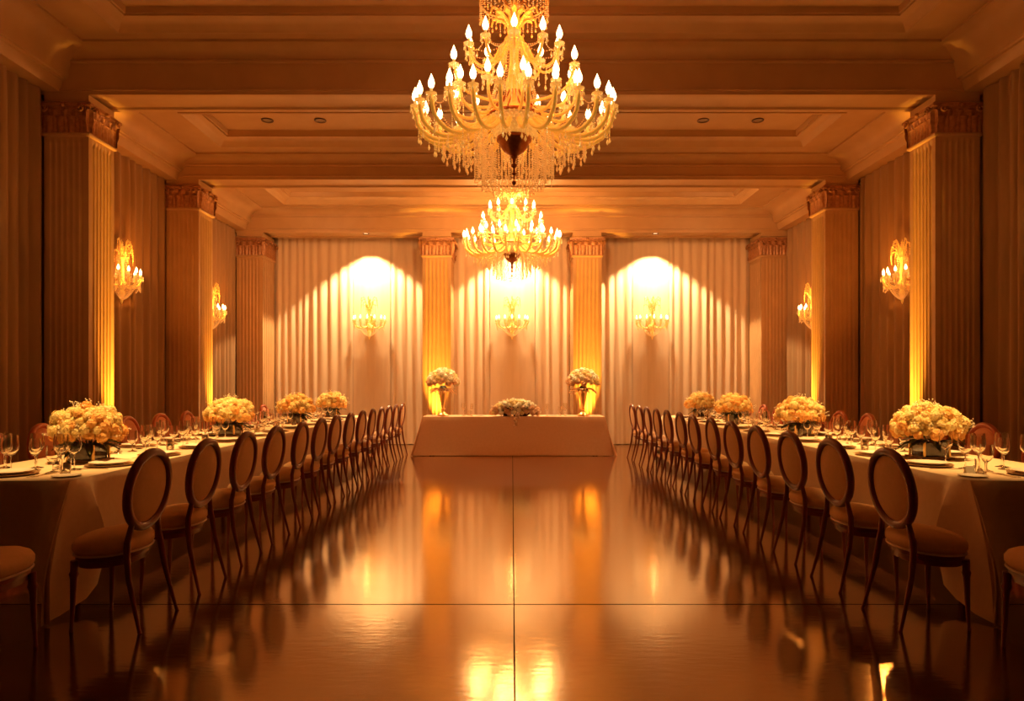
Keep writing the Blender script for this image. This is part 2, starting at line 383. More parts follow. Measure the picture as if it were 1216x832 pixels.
# ------------------------------------------------------------------ drapes
def drape(name, label, p0, p1, z0, z1, period, amp, nrm, m, group=None, flat=False, seed=0):
    rr = random.Random(seed)
    p0 = Vector((*p0,0)); p1 = Vector((*p1,0)); L = (p1-p0).length; nr = Vector((*nrm,0))
    nf = max(1, round(L/period)); per = 14 if not flat else 10
    # jittered fold knots
    ks = [0]
    for i in range(nf): ks.append(ks[-1] + 1 + rr.uniform(-.28,.28))
    ks = [k/ks[-1] for k in ks]; am = [amp*rr.uniform(.75,1.2) for _ in range(nf)]; sk = [rr.uniform(-.1,.1) for _ in range(nf)]
    us, offs, mid = [], [], []
    for i in range(nf):
        for q in range(per):
            t = q/per
            us.append(ks[i] + (ks[i+1]-ks[i])*t)
            c = .5-.5*math.cos(2*PI*(t+sk[i]*math.sin(PI*t)))
            offs.append(am[i]*c**.8 if not flat else am[i]*.25*c)
            mid.append((ks[i]+ks[i+1])/2)
    us.append(1); offs.append(0); mid.append(1)
    rings = []
    nz = 12
    for j in range(nz+1):
        v = j/nz; z = z0 + (z1-z0)*v
        row = []
        for q,(u,o) in enumerate(zip(us,offs)):
            k = 1 - .12*math.sin(v*PI)*math.sin(u*37+seed)
            pinch = 1 if v < .97 else .8
            ripple = .006*math.sin(v*9+u*50+seed)*(1-v)
            p = p0 + (p1-p0)*u + nr*(o*k*pinch + ripple*(0 if q in (0,len(us)-1) else 1)); p.z = z + (.004*math.sin(u*nf*6.28) if j == 0 else 0)
            row.append(p)
        rings.append(row)
    mb = MB(); mb.loft(rings, closed=False)
    # back side / thickness: simple hem tube at bottom
    o = mb.build(name, m, smooth=80)
    return tag(o, label, 'curtain', group)
for (bay,xa,xb,c0,c1) in (('left',-5.43,-1.95,-3.62,-2.78),('centre',-1.33,1.33,-.50,.52),('right',1.95,5.43,2.76,3.58)):
    drape('pleated_curtain','pleated cream curtain on the back wall, %s bay, left of its smooth middle panel' % bay,(xa,YB),(c0,YB),.012,4.76,.19,.036,(0,-1),M['drape'],'curtains on the back wall',seed=len(bay))
    drape('pleated_curtain','pleated cream curtain on the back wall, %s bay, right of its smooth middle panel' % bay,(c1,YB),(xb,YB),.012,4.76,.19,.036,(0,-1),M['drape'],'curtains on the back wall',seed=len(bay)+9)
    drape('curtain_panel','smooth cream curtain panel behind the %s wall sconce of the back wall' % bay,(c0,YB-.02),(c1,YB-.02),.012,4.76,.42,.05,(0,-1),M['drape'],'smooth panels of the back wall',flat=True,seed=len(bay)+20)
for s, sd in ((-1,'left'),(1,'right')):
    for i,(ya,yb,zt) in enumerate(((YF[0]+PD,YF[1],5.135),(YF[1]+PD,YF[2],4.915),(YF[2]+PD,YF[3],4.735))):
        drape('side_curtain',('dark pleated curtain before the nearest pilaster of the %s wall','dim pleated curtain between nearest and middle pilasters of the %s wall','dim pleated curtain between middle and farthest pilasters of the %s wall')[i] % sd,(s*XD,ya+.01),(s*XD,yb-.01),.012,zt,.2,.07,(-s,0),M['sidedrape'],'curtains on the side walls',seed=40+i+(s>0)*7)

# ------------------------------------------------------------------ chair
def make_chair(wood, pad, label, name='dining_chair'):
    r = thing(name, label, 'chair')
    def plan(t, e=0):           # seat outline: rounded, slightly narrower at the back
        a = 2*PI*t; c, s_ = math.cos(a), math.sin(a); n = 2.2
        x = math.copysign(abs(c)**(2/n), c); y = math.copysign(abs(s_)**(2/n), s_)
        return ((.170+e)*x - .010, (.235+e)*y*(1+.05*x))
    N = 40
    def lp(e, z, k=1): return [(plan(i/N,e)[0]*k, plan(i/N,e)[1]*k, z) for i in range(N)]
    m = MB(); m.loft([lp(-.02,.434),lp(.0,.442),lp(.014,.462),lp(.015,.490),lp(.0,.514),lp(-.035,.532),lp(-.085,.543),lp(-.14,.548),lp(-.162,.549)])
    seat = m.build('seat', pad, r, smooth=60)
    m = MB(); m.tube([(*plan(i/N,.006),.437) for i in range(N)], .0065, 6, closed=True); m.build('piping', M['piping'], seat)
    m = MB(); m.loft([lp(-.03,.365),lp(-.018,.368),lp(-.016,.40),lp(-.002,.406),lp(-.002,.432),lp(-.02,.434)]); m.build('apron', wood, r)
    # front legs: tapered, turned collar
    for s_ in (-1,1):
        m = MB(); m.tube([(.120,s_*.170,.40),(.121,s_*.171,.34),(.122,s_*.172,.325),(.123,s_*.173,.30),(.126,s_*.176,.16),(.131,s_*.180,.03),(.132,s_*.180,0)], [.021,.020,.025,.018,.0135,.0095,.0115], 10)
        m.build('leg', wood, r)
    # back frame oval leaning back
    lean = math.radians(7); zc, ry, rz_ = .780, .205, .219
    def B(y, z, d=0): # point in back plane, d forward
        return (-.172 - (z-.50)*math.tan(lean) + d, y, z)
    pts = [B(ry*math.sin(2*PI*i/48), zc + rz_*math.cos(2*PI*i/48)) for i in range(48)]
    rings = []
    for i,p in enumerate(pts):
        a = 2*PI*i/48; od = Vector((0, math.sin(a), math.cos(a)))
        ring_ = []
        for (o_,d_) in ((-.027,-.012),(-.02,-.02),(-.002,-.024),(.015,-.02),(.022,-.008),(.022,.008),(.015,.02),(-.002,.024),(-.02,.02),(-.027,.012)):
            ring_.append(Vector(p) + od*o_ + Vector((d_,0,0)))
        rings.append(ring_)
    rings.append(rings[0]); m = MB(); m.loft(rings, True, False, False); m.build('back_frame', wood, r, smooth=60)
    # pad: domed both sides
    N2 = 36
    def el(k, d): return [B((ry-.02)*k*math.sin(2*PI*i/N2), zc+(rz_-.02)*k*math.cos(2*PI*i/N2), d) for i in range(N2)]
    m = MB(); m.loft([el(.02,-.021),el(.5,-.018),el(.85,-.012),el(.97,-.004),el(.97,.006),el(.85,.022),el(.5,.03),el(.02,.032)]); m.build('backrest', pad, r, smooth=60)
    # rear legs: sweep from floor up to the sides of the oval
    for s_ in (-1,1):
        a = math.radians(143)
        j = B(s_*ry*math.sin(a), zc+rz_*math.cos(a))
        m = MB(); m.tube([(-.272,s_*.198,0),(-.263,s_*.196,.03),(-.23,s_*.188,.16),(-.198,s_*.182,.30),(-.183,s_*.174,.42),(-.176,s_*.158,.50),(j[0]-.002,j[1]*1.04,j[2])], [.011,.0095,.0125,.016,.0185,.018,.015], 10)
        m.build('leg', wood, r)
    return r
def lab_in(k, side): return 'beige oval-back chair, %s from camera on the aisle side of the %s table' % (ORD[k], side)
def lab_out(k, side): return 'red-lit oval-back chair, %s from camera on the wall side of the %s table' % (ORD[k], side)
c0 = make_chair(M['mahogany'], M['pad'], lab_in(0,'left'))
GA = 'chairs on the aisle side of the %s table'; GW = 'chairs on the wall side of the %s table'
c0['group'] = GA % 'left'
JR = random.Random(3)
c0.location = (-2.345, 3.97, 0); c0.rotation_euler = (0,0,PI-.03)
for k in range(1,14): dup(c0, (-2.335-.02*JR.random(), 3.97+.70*k, 0), PI-.02+JR.uniform(-.03,.03), lab_in(k,'left'))
for k in range(13): dup(c0, (2.44+.02*JR.random(), 4.0+.71*k, 0), .02+JR.uniform(-.03,.03), lab_in(k,'right'), GA % 'right')
c1 = make_chair(M['redlit_wood'], M['redlit_pad'], lab_out(0,'left'))
c1['group'] = GW % 'left'; c1.location = (-4.28, 5.75, 0)
OUT = [5.75+.72*k for k in range(10)]
for k in range(1,10): dup(c1, (-4.28, OUT[k], 0), JR.uniform(-.06,.06), lab_out(k,'left'))
for k in range(10): dup(c1, (4.36, OUT[k]+.06, 0), PI+JR.uniform(-.06,.06), lab_out(k,'right'), GW % 'right')
dup(c0, (-2.66,3.40,0), .04, 'beige round-cornered chair standing alone before the end of the left table', 'chairs at the table ends')
dup(c0, (2.74,3.40,0), PI-.04, 'beige round-cornered chair standing alone before the end of the right table', 'chairs at the table ends')

# ------------------------------------------------------------------ tables and cloths
def cloth(x0,x1,y0,y1,zt,hem,side_flare,corner,fold=.012,nfold=5.0,seed=1,tails=True,cdir=None):
    """draped cloth; corner: (dx, dy) how far the corner tails flare out"""
    rr = random.Random(seed); rad = .03
    P = []            # perimeter samples: (x,y,nx,ny,cw) cw corner weight, s length
    def seg(a,b,nr):
        L = math.hypot(b[0]-a[0],b[1]-a[1]); n = max(8,int(L/.045))
        for i in range(n+1):
            t = i/n; s_ = t*L; e = min(s_, L-s_)
            P.append((a[0]+(b[0]-a[0])*t, a[1]+(b[1]-a[1])*t, nr[0], nr[1], e))
    def corn(c, a0):
        for i in range(1,12):
            a = a0 + PI/2*i/12
            P.append((c[0], c[1], math.cos(a), math.sin(a), 0))
    seg((x0,y0),(x1,y0),(0,-1)); corn((x1,y0),-PI/2)
    seg((x1,y0),(x1,y1),(1,0)); corn((x1,y1),0)
    seg((x1,y1),(x0,y1),(0,1)); corn((x0,y1),PI/2)
    seg((x0,y1),(x0,y0),(-1,0)); corn((x0,y0),PI)
    nz = 18; rings = []
    tot = len(P)
    ph = [rr.uniform(0,6.28) for _ in range(4)]
    acc = 0; S = []
    for i in range(tot):
        S.append(acc)
        q = P[(i+1)%tot]; acc += math.hypot(q[0]-P[i][0], q[1]-P[i][1]) + (.025 if P[i][4]==0 else 0)
    for j in range(nz+1):
        t = j/nz; row = []
        for i,(x,y,nx,ny,e) in enumerate(P):
            cw = math.exp(-(e/.17)**2) if tails else math.exp(-(e/.07)**2)
            h = hem + .012*math.sin(S[i]*3+ph[0])
            bottom = h*(1-cw) + .012*cw if tails else .008
            if j == 0: row.append((x-nx*rad*0, y-ny*rad*0, zt)); continue
            drop = (zt-bottom)*t
            tt = t
            fl = side_flare*tt + rad*(1-math.exp(-drop/.03))*.35
            cf = cw*(1-(1-min(1,tt/.62))**1.7) if tails else cw*tt**1.15
            wv = fold*tt*(math.sin(S[i]*nfold+ph[1])+.6*math.sin(S[i]*nfold*2.3+ph[2]))*(1-cw)
            # corner folds zigzag
            cz = 0
            if cw > .05: cz = cw*(tt**1.3)*.035*math.sin(S[i]*34+ph[3]+tt*3.5)
            if tails:
                u = e if abs(nx) > .99 else (-e if abs(ny) > .99 else 0)
                fa = math.exp(-(u/.09)**2)*(1-(1-min(1,tt/.75))**1.5); fb = math.exp(-((u-.13)/.06)**2)*math.sin(min(1,tt/.62)*PI/2)*(1-.35*max(0,tt-.6)/.4)
                fc = math.exp(-((u+.15)/.05)**2)*tt; ox, oy = .07*fa+.17*fb, .33*fa+.05*fb+.07*fc; cz *= .8
            else: ox, oy = corner[0]*cf, corner[1]*cf
            dx = nx*(fl+wv+cz) + math.copysign(1, x-(x0+x1)/2)*ox
            dy = ny*(fl+wv+cz) + math.copysign(1, y-(y0+y1)/2)*oy
            row.append((x+dx, y+dy, zt-drop))
        rings.append(row)
    mb = MB(); mb.loft(list(reversed(rings)), True, False, False)
    n = len(P)
    mb.f.append(tuple(range(nz*n, nz*n+n)))
    return mb
TZ = .79
TAB = {'left': (-3.83,-2.77), 'right': (2.87,3.93)}
TY0, TY1 = 4.22, 12.85
for sd,(xa,xb) in TAB.items():
    o = cloth(xa,xb,TY0,TY1,TZ,.25,.010,(.185,.32),fold=.014,nfold=4.8,seed=3 if sd=='left' else 8).build('tablecloth', M['linen'], smooth=55)
    tag(o, 'cream tablecloth draped over the long %s banquet table' % sd, 'tablecloth', 'tablecloths of the long tables')
    t = thing('banquet_table', 'long wooden banquet table under the cream cloth on the %s side' % sd, 'table', ((xa+xb)/2,(TY0+TY1)/2,0))
    hx, hy = (xb-xa)/2-.03, (TY1-TY0)/2-.03
    MB().box((0,0,TZ-.04),(2*hx,2*hy,.035)).build('tabletop', M['tray'], t)
    for ly in (-hy+.3,0,hy-.3):
        for lx in (-hx+.14,hx-.14): MB().tube([(lx,ly,0),(lx,ly,TZ-.055)],.022,8).build('leg', M['mahogany'], t)
HX0,HX1,HY0,HY1,HZ = -1.73,1.79,13.02,13.72,.757
o = cloth(HX0,HX1,HY0,HY1,HZ,.01,.03,(.17,.03),fold=.006,nfold=2.4,seed=5,tails=False).build('tablecloth', M['linen_rose'], smooth=55)
tag(o, 'floor-length tablecloth covering the head table by the back wall', 'tablecloth')
t = thing('head_table', 'rectangular head table under the floor-length cloth by the back wall', 'table', ((HX0+HX1)/2,(HY0+HY1)/2,0))
hx, hy = (HX1-HX0)/2-.04,(HY1-HY0)/2-.04
MB().box((0,0,HZ-.04),(2*hx,2*hy,.035)).build('tabletop', M['tray'], t)
for lx in (-hx+.1,hx-.1):
    for ly in (-hy+.08,hy-.08): MB().tube([(lx,ly,0),(lx,ly,HZ-.055)],.022,8).build('leg', M['mahogany'], t)

# ------------------------------------------------------------------ flowers
def head_mesh(name, m, rad, nflo, psize, seed):
    rr = random.Random(seed); mb = MB()
    ga = PI*(3-math.sqrt(5))
    for i in range(nflo):
        z = 1-2*(i+.5)/nflo*.86
        th = ga*i; r_ = math.sqrt(max(0,1-z*z)); d = Vector((r_*math.cos(th), r_*math.sin(th), z))
        d = (d + Vector((rr.uniform(-.15,.15),rr.uniform(-.15,.15),rr.uniform(-.15,.15)))).normalized()
        c = d*rad*rr.uniform(.74,1.16); a = d.orthogonal().normalized(); b = d.cross(a); t0 = rr.uniform(0,6.28)
        for k in range(4):
            t = t0 + k*PI/2; u = a*math.cos(t)+b*math.sin(t); v = d.cross(u)
            s_ = psize*rr.uniform(.8,1.2)
            mb.add([c, c+u*s_*.55+v*s_*.42+d*s_*.18, c+u*s_*1.05+d*s_*.05*rr.uniform(-2,3), c+u*s_*.55-v*s_*.42+d*s_*.18], [(0,1,2,3)])
    mb.ball((0,0,0), rad*.74, 8, 5)
    return mb.mesh(name, m, 0)
HEADS = [head_mesh('blossom', M['petal'], .040, 120, .0125, 1), head_mesh('blossom', M['petal'], .034, 100, .012, 2), head_mesh('blossom', M['petal2'], .037, 110, .0125, 3)]
SMALL = [head_mesh('blossom', M['ivory'], .045, 60, .018, 4), head_mesh('blossom', M['blush'], .048, 64, .018, 5), head_mesh('blossom', M['petal'], .042, 60, .018, 6)]
def leaf(mb, base, d, L, W, droop, up=Vector((0,0,1))):
    d = Vector(d).normalized(); sd = d.cross(up)
    sd = sd.normalized() if sd.length > 1e-4 else Vector((1,0,0))
    def fn(i,j):
        w_ = W*math.sin(PI*min(.98,max(.03,j)))**.8
        return Vector(base)+d*L*j+sd*(i-.5)*w_+Vector((0,0,-droop*j*j*L + abs(i-.5)*W*.3))
    mb.grid(fn,2,5)
def centerpiece(name, label, loc, seed, group, rx=.275, ry=.25, rz=.235, zc=.16):
    rr = random.Random(seed)
    r = thing(name, label, 'flower arrangement', loc, rr.uniform(-.1,.1), group)
    # low dark vase on a tray with gilt corner posts
    v = MB(); v.loft([[(x*a,y*a,z) for x,y in ((-1,-1),(1,-1),(1,1),(-1,1))] for a,z in ((.085,.02),(.09,.022),(.095,.13),(.088,.13),(.085,.11))]); ve = v.build('vase', M['darkglass'], r, smooth=20)
    MB().box((0,0,.0105),(.26,.24,.021)).build('tray', M['tray'], r)
    for sx in (-1,1):
        for sy in (-1,1): MB().box((sx*.1,sy*.1,.08),(.014,.014,.115)).build('post', M['gold'], ve)
    m = MB()
    for i in range(26):
        a = rr.uniform(0,2*PI); e = rr.uniform(-.25,.5)
        leaf(m,(.06*math.cos(a),.06*math.sin(a),.14),(math.cos(a),math.sin(a),e),rr.uniform(.15,.22),.05,.35)
    for i in range(10):
        a = rr.uniform(0,2*PI); m.tube([(0,0,.1),(.1*math.cos(a),.1*math.sin(a),.2)],.004,5)
    m.build('foliage', M['leaf'], r, smooth=60)
    n = 97; ga = PI*(3-math.sqrt(5))
    for i in range(n):
        z = 1 - (i+.5)/n*1.12; q = math.sqrt(max(0,1-z*z)); a = ga*i+seed
        k = rr.uniform(.80,1.08)
        p = (rx*.88*q*math.cos(a)*k, ry*.88*q*math.sin(a)*k, zc+.055+rz*.86*z*k)
        inst('blossom', HEADS[2 if rr.random()<.28 or z<.05 else rr.randint(0,1)], r, p, (rr.uniform(-.4,.4)-q*math.sin(a)*.8, rr.uniform(-.4,.4)+q*math.cos(a)*.8, rr.uniform(0,6)), rr.uniform(.8,1.35))
    # wispy sprigs
    m = MB()
    for i in range(46):
        a = rr.uniform(0,2*PI); el_ = rr.uniform(.0,1.5); k = rr.uniform(1.0,1.18)
        p = Vector((rx*math.cos(a)*math.cos(el_)*k, ry*math.sin(a)*math.cos(el_)*k, zc+.05+rz*math.sin(el_)*k))
        m.tube([Vector((0,0,zc)), p],.0015,4)
        for q in range(3):
            c = p+Vector((rr.uniform(-.015,.015),rr.uniform(-.015,.015),rr.uniform(-.01,.012))); m.octa(c,.006,.005)
    m.build('sprigs', M['ivory'], r, smooth=0)
    return r
FL = {'left': (5.25,7.88,10.3,12.35), 'right': (5.49,7.95,10.34,12.14)}
for sd,(xa,xb) in TAB.items():
    for k,d in enumerate(FL[sd]):
        centerpiece('flower_centerpiece','round cream flower arrangement in dark vase, %s from camera on the %s table' % (ORD[k],sd),((xa+xb)/2,d,TZ),11+k*3+(sd=='right')*50,'flower arrangements on the long tables')
def tall_vase(label, loc, seed):
    rr = random.Random(seed)
    r = thing('trumpet_vase', label, 'vase', loc, 0, 'tall flower vases on the head table')
    m = MB(); m.lathe([(.11,0),(.115,.008),(.11,.022),(.085,.04),(.05,.065),(.03,.09),(.026,.115),(.04,.13),(.042,.142),(.028,.155),(.034,.18),(.05,.28),(.068,.38),(.085,.455),(.088,.47),(.105,.485),(.108,.495),(.10,.50),(.09,.495),(.075,.46)],24)
    m.build('vase', M['gold'], r, smooth=40)
    m = MB()
    for i in range(44):
        a = rr.uniform(0,2*PI)
        leaf(m,(.05*math.cos(a),.05*math.sin(a),.53),(math.cos(a),math.sin(a),rr.uniform(.1,.5)),rr.uniform(.20,.27),.04,.6)
    m.build('foliage', M['blush'], r, smooth=60)
    m = MB()
    m.lathe([(.07,.44),(.1,.52),(.05,.6)],12); m.build('stems', M['leaf'], r)
    n = 44; ga = PI*(3-math.sqrt(5))
    for i in range(n):
        z = 1-(i+.5)/n*1.02; q = math.sqrt(max(0,1-z*z)); a = ga*i+seed
        p = (.29*q*math.cos(a), .27*q*math.sin(a), .63+.27*z)
        inst('blossom', SMALL[1 if z < .3 and rr.random()<.8 else (0 if rr.random()<.6 else 2)], r, p, (-q*math.sin(a)*.9, q*math.cos(a)*.9, rr.uniform(0,6)), rr.uniform(1.0,1.3))
    m = MB()
    for i in range(60):
        a = rr.uniform(0,2*PI); el_ = rr.uniform(-.1,1.5); k = rr.uniform(1.1,1.22)
        m.octa((.27*math.cos(a)*math.cos(el_)*k,.27*math.sin(a)*math.cos(el_)*k,.63+.27*math.sin(el_)*k),.012,.01)
    m.build('sprigs', M['ivory'], r, smooth=0)
tall_vase('gold trumpet vase with a dome of cream flowers on the left of the head table',(-1.37,13.38,HZ+.002),1)
tall_vase('gold trumpet vase with a dome of cream flowers on the right of the head table',(1.41,13.38,HZ+.002),2)
def low_arrangement():
    rr = random.Random(21)
    r = thing('low_flower_arrangement','wide low flower arrangement spilling over the front of the head table','flower arrangement',(.07,13.2,HZ+.002))
    m = MB(); m.lathe([(.0,.0),(.14,.0),(.17,.03),(.18,.07),(.16,.07)],24,(0,0,0),sx=1.6,sy=.7); m.build('bowl', M['darkglass'], r)
    m = MB()
    for i in range(70):
        a = rr.uniform(0,2*PI)
        leaf(m,(.2*math.cos(a),.06*math.sin(a),.08),(math.cos(a),.5*math.sin(a),rr.uniform(.25,.6)),rr.uniform(.16,.26),.04,.2)
    m.build('foliage', M['leaf'], r, smooth=60)
    n = 84; ga = PI*(3-math.sqrt(5))
    for i in range(n):
        z = 1-(i+.5)/n*1.18; q = math.sqrt(max(0,1-z*z)); a = ga*i
        if z < 0: q = 1.05
        p = (.44*q*math.cos(a), .155*q*math.sin(a), max(.066,.078+.215*z))
        inst('blossom', SMALL[1 if z < .45 and rr.random()<.75 else (0 if rr.random()<.65 else 2)], r, p, (-q*math.sin(a)*.9, q*math.cos(a)*.9, rr.uniform(0,6)), rr.uniform(.85,1.15))
    for i in range(12):                                 # trail over the front edge
        t = i/11
        p = (rr.uniform(-.1,.1)*(1-t*.7), -.31-.02*rr.random(), .05-.22*t)
        inst('blossom', SMALL[1 if rr.random()<.7 else 0], r, p, (PI/2,0,rr.uniform(0,6)), .75-.25*t)
    m = MB()
    for i in range(70):
        a = rr.uniform(0,2*PI); el_ = rr.uniform(.0,1.5); k = rr.uniform(1.1,1.25)
        m.octa((.44*math.cos(a)*math.cos(el_)*k,.155*math.sin(a)*math.cos(el_)*k,.09+.215*math.sin(el_)*k),.011,.009)
    m.build('sprigs', M['ivory'], r, smooth=0)
low_arrangement()

# ------------------------------------------------------------------ tableware
def glass_mesh(name, h, rb, stem, top=.85):
    # closed lathe: foot, stem, bowl outside, bowl inside
    hb = h-stem
    out = [(.0005,0),(rb*.9,0),(rb*.92,.003),(rb*.5,.007),(.006,.014),(.0042,.03),(.0042,stem*.8),(.006,stem),(rb*.55,stem+hb*.1),(rb*.9,stem+hb*.28),(rb,stem+hb*.48),(rb*.96,stem+hb*.75),(rb*top,h)]
    inn = [(rb*top-.002,h),(rb*.96-.0025,stem+hb*.75),(rb-.0025,stem+hb*.48),(rb*.88-.0015,stem+hb*.29),(rb*.5,stem+hb*.12),(.0005,stem+hb*.05)]
    return MB().lathe(out+inn,18,cap0=False,cap1=False).mesh(name, M['glass'], 60)
def tumbler_mesh(name,h,r):
    return MB().lathe([(.0005,0),(r*.85,0),(r*.87,.004),(r,h),(r-.002,h),(r*.84,.012),(.0005,.01)],18,cap0=False,cap1=False).mesh(name,M['glass'],50)
GL = [('wine_glass','red wine glass with a wide bowl',glass_mesh('wine_glass',.25,.047,.105)),
      ('wine_glass','slim white wine glass',glass_mesh('wine_glass',.225,.039,.10,.82)),
      ('water_goblet','short-stemmed water goblet',glass_mesh('water_goblet',.185,.042,.062,.95))]
FLUTE = glass_mesh('champagne_flute',.24,.027,.10,.9)
TUMB = tumbler_mesh('water_tumbler',.10,.036)
def plate_mesh(name, r, m, h=.014):
    return MB().lathe([(.0005,0),(r*.62,0),(r*.66,.002),(r,h-.003),(r+.001,h),(r*.98,h),(r*.68,.006),(r*.6,.0045),(.0005,.0045)],40,cap0=False,cap1=False).mesh(name,m,50)
CH = plate_mesh('charger_plate',.165,M['charger']); DP = plate_mesh('dinner_plate',.135,M['china'],.018); SP = plate_mesh('side_plate',.085,M['china'],.012)
def outline_mesh(name, pts, t=.003):
    full = pts + [(-x,y) for x,y in reversed(pts)]
    return MB().prism(full,0,t).mesh(name,M['steel'],40)
KN = outline_mesh('knife',[(.0015,-.11),(.008,-.10),(.0085,-.03),(.005,-.005),(.009,.005),(.0095,.07),(.006,.105),(.001,.118)])
m = MB(); m.prism([(.002,-.10),(.008,-.095),(.006,-.04),(.003,.0),(.0035,.03),(.011,.05),(.012,.062),(-.012,.062),(-.011,.05),(-.0035,.03),(-.003,.0),(-.006,-.04),(-.008,-.095),(-.002,-.10)],0,.003)
for tx in (-.0098,-.0033,.0033,.0098): m.box((tx,.082,.0015),(.0032,.042,.003))
FK = m.mesh('fork',M['steel'],40)
NAPM = MB().grid(lambda i,j: ((i-.5)*.11,(j-.5)*.16, .019+.012*math.sin(PI*i)+.004*math.sin(j*9)),10,10).mesh('folded_napkin',M['card'],60)
def put(name, me, loc, label, cat, group, rz=0):
    o = inst(name, me, None, loc, (0,0,rz)); return tag(o,label,cat,group)
def near_flower(sd,x,y,r): 
    xa,xb = TAB[sd]; return any(math.hypot(x-(xa+xb)/2,y-d) < r for d in FL[sd])
TR = random.Random(5)
for sd,(xa,xb) in TAB.items():
    s = -1 if sd == 'left' else 1
    cx = (xa+xb)/2
    inner = xb if sd == 'left' else xa; outer = xa if sd == 'left' else xb
    for side, edge, dirn, ys in (('aisle',inner,s,[5.0+.70*k for k in range(12)]),('wall',outer,-s,[5.78+.72*k for k in range(10)])):
        for k,y in enumerate(ys):
            if y > TY1-.18: continue
            where = 'at the %s %s-side setting of the %s table' % (ORD[k],side,sd)
            px = edge+dirn*.215
            put('charger_plate',CH,(px,y,TZ+.001),'brown charger plate '+where,'plate','charger plates on the long tables')
            put('dinner_plate',DP,(px,y,TZ+.0135),'white dinner plate '+where,'plate','dinner plates on the long tables')
            f = 1 if (dirn > 0) else -1
            for g,(dx,dy) in enumerate(((.40,.10),(.33,.21),(.44,.245))):
                gx, gy = edge+dirn*(dx+TR.uniform(-.015,.015)), y+dy+TR.uniform(-.015,.015)
                if near_flower(sd,gx,gy,.375) or gy > TY1-.08: continue
                nm,lb,me = GL[g]
                put(nm,me,(gx,gy,TZ+.001),lb+' '+where,'glass','stemware on the long tables')
            gx, gy = edge+dirn*.475, y+.33
            if not near_flower(sd,gx,gy,.375) and gy < TY1-.08 and side == 'aisle':
                put('champagne_flute',FLUTE,(gx,gy,TZ+.001),'tall champagne flute '+where,'glass','stemware on the long tables')
            if not near_flower(sd,edge+dirn*.36,y-.23,.37) and k > 0 :
                put('water_tumbler',TUMB,(edge+dirn*.36,y-.23,TZ+.001),'clear tumbler '+where,'glass','tumblers on the long tables')
            if k < 5 and side == 'aisle':
                put('fork',FK,(px,y+.20,TZ+.001),'steel fork '+where,'fork','forks on the long tables',-dirn*PI/2)
                put('knife',KN,(px,y-.20,TZ+.001),'steel knife '+where,'knife','knives on the long tables',-dirn*PI/2)
    # end of table nearest the camera
    where = 'at the camera end of the %s table' % sd
    ex = cx - s*.0 if sd == 'left' else cx+.05
    ey = 4.48
    put('charger_plate',CH,(ex+s*.04,ey,TZ+.001),'brown charger plate '+where,'plate','charger plates on the long tables')
    put('dinner_plate',DP,(ex+s*.04,ey,TZ+.0135),'white dinner plate '+where,'plate','dinner plates on the long tables')
    put('side_plate',SP,(inner+s*.14,4.40,TZ+.001),'small side plate by the corner '+where,'plate','side plates at the table ends')
    for q in range(2): put('fork',FK,(ex-s*(.165+.03*q),ey-.02,TZ+.001),('inner' if q==0 else 'outer')+' steel fork '+where,'fork','forks on the long tables',s*.05)
    if sd == 'left': put('knife',KN,(ex+s*.24,ey-.02,TZ+.001),'steel knife '+where,'knife','knives on the long tables')
    for q,(dx,dy,gi,lb) in enumerate(((-.22,.26,0,'tall wine glass nearer the aisle'),(-.10,.30,0,'tall wine glass at the middle'),(.04,.24,1,'slim wine glass at the middle'),(.18,.20,0,'tall wine glass nearer the wall'),(-.16,.13,2,'short water goblet nearer the aisle'),(.29,.30,1,'slim wine glass nearer the wall'),(.40,.2,2,'short water goblet nearer the wall'),(-.02,.41,1,'rear slim wine glass at the middle'),(.12,.37,0,'rear tall wine glass at the middle'),(.36,.38,0,'rear tall wine glass nearer the wall'))):
        gx,gy = ex+s*dx, ey+dy+ (0 if sd=='left' else .06)
        if near_flower(sd,gx,gy,.30): gy -= .1
        put(GL[gi][0],GL[gi][2],(gx,gy,TZ+.001),lb+' '+where,'glass','stemware on the long tables')
    put('water_tumbler',TUMB,(ex-s*.29,ey+.06,TZ+.001),'clear tumbler '+where,'glass','tumblers on the long tables')
    if sd == 'right':
        mc = MB(); mc.add([(-.03,-.018,0),(.03,-.018,0),(.03,0,.055),(-.03,0,.055),(-.03,.018,0),(.03,.018,0)],[(0,1,2,3),(3,2,5,4)])
        o = mc.build('place_card',M['card'],smooth=0,loc=(inner+.20,4.52,TZ+.001)); tag(o,'folded white place card at the camera end of the right table','card')
# head table glasses
for x,y,me,nm,lb in ((-.96,13.4,GL[0][2],'wine_glass','wine glass beside the left trumpet vase on the head table'),(-.86,13.5,TUMB,'water_tumbler','clear tumbler left of the low flowers on the head table'),(-.8,13.36,FLUTE,'champagne_flute','champagne flute left of the low flowers on the head table'),
                     (.70,13.40,FLUTE,'champagne_flute','champagne flute right of the low flowers on the head table'),(.96,13.42,GL[2][2],'water_goblet','water goblet beside the right trumpet vase on the head table'),(1.05,13.36,GL[0][2],'wine_glass','wine glass beside the right trumpet vase on the head table')):
    put(nm,me,(x,y,HZ+.001),lb,'glass','glasses on the head table')
put('side_plate',SP,(-.62,13.46,HZ+.001),'small plate left of the low flowers on the head table','plate','plates on the head table')
put('side_plate',SP,(.82,13.5,HZ+.001),'small plate right of the low flowers on the head table','plate','plates on the head table')

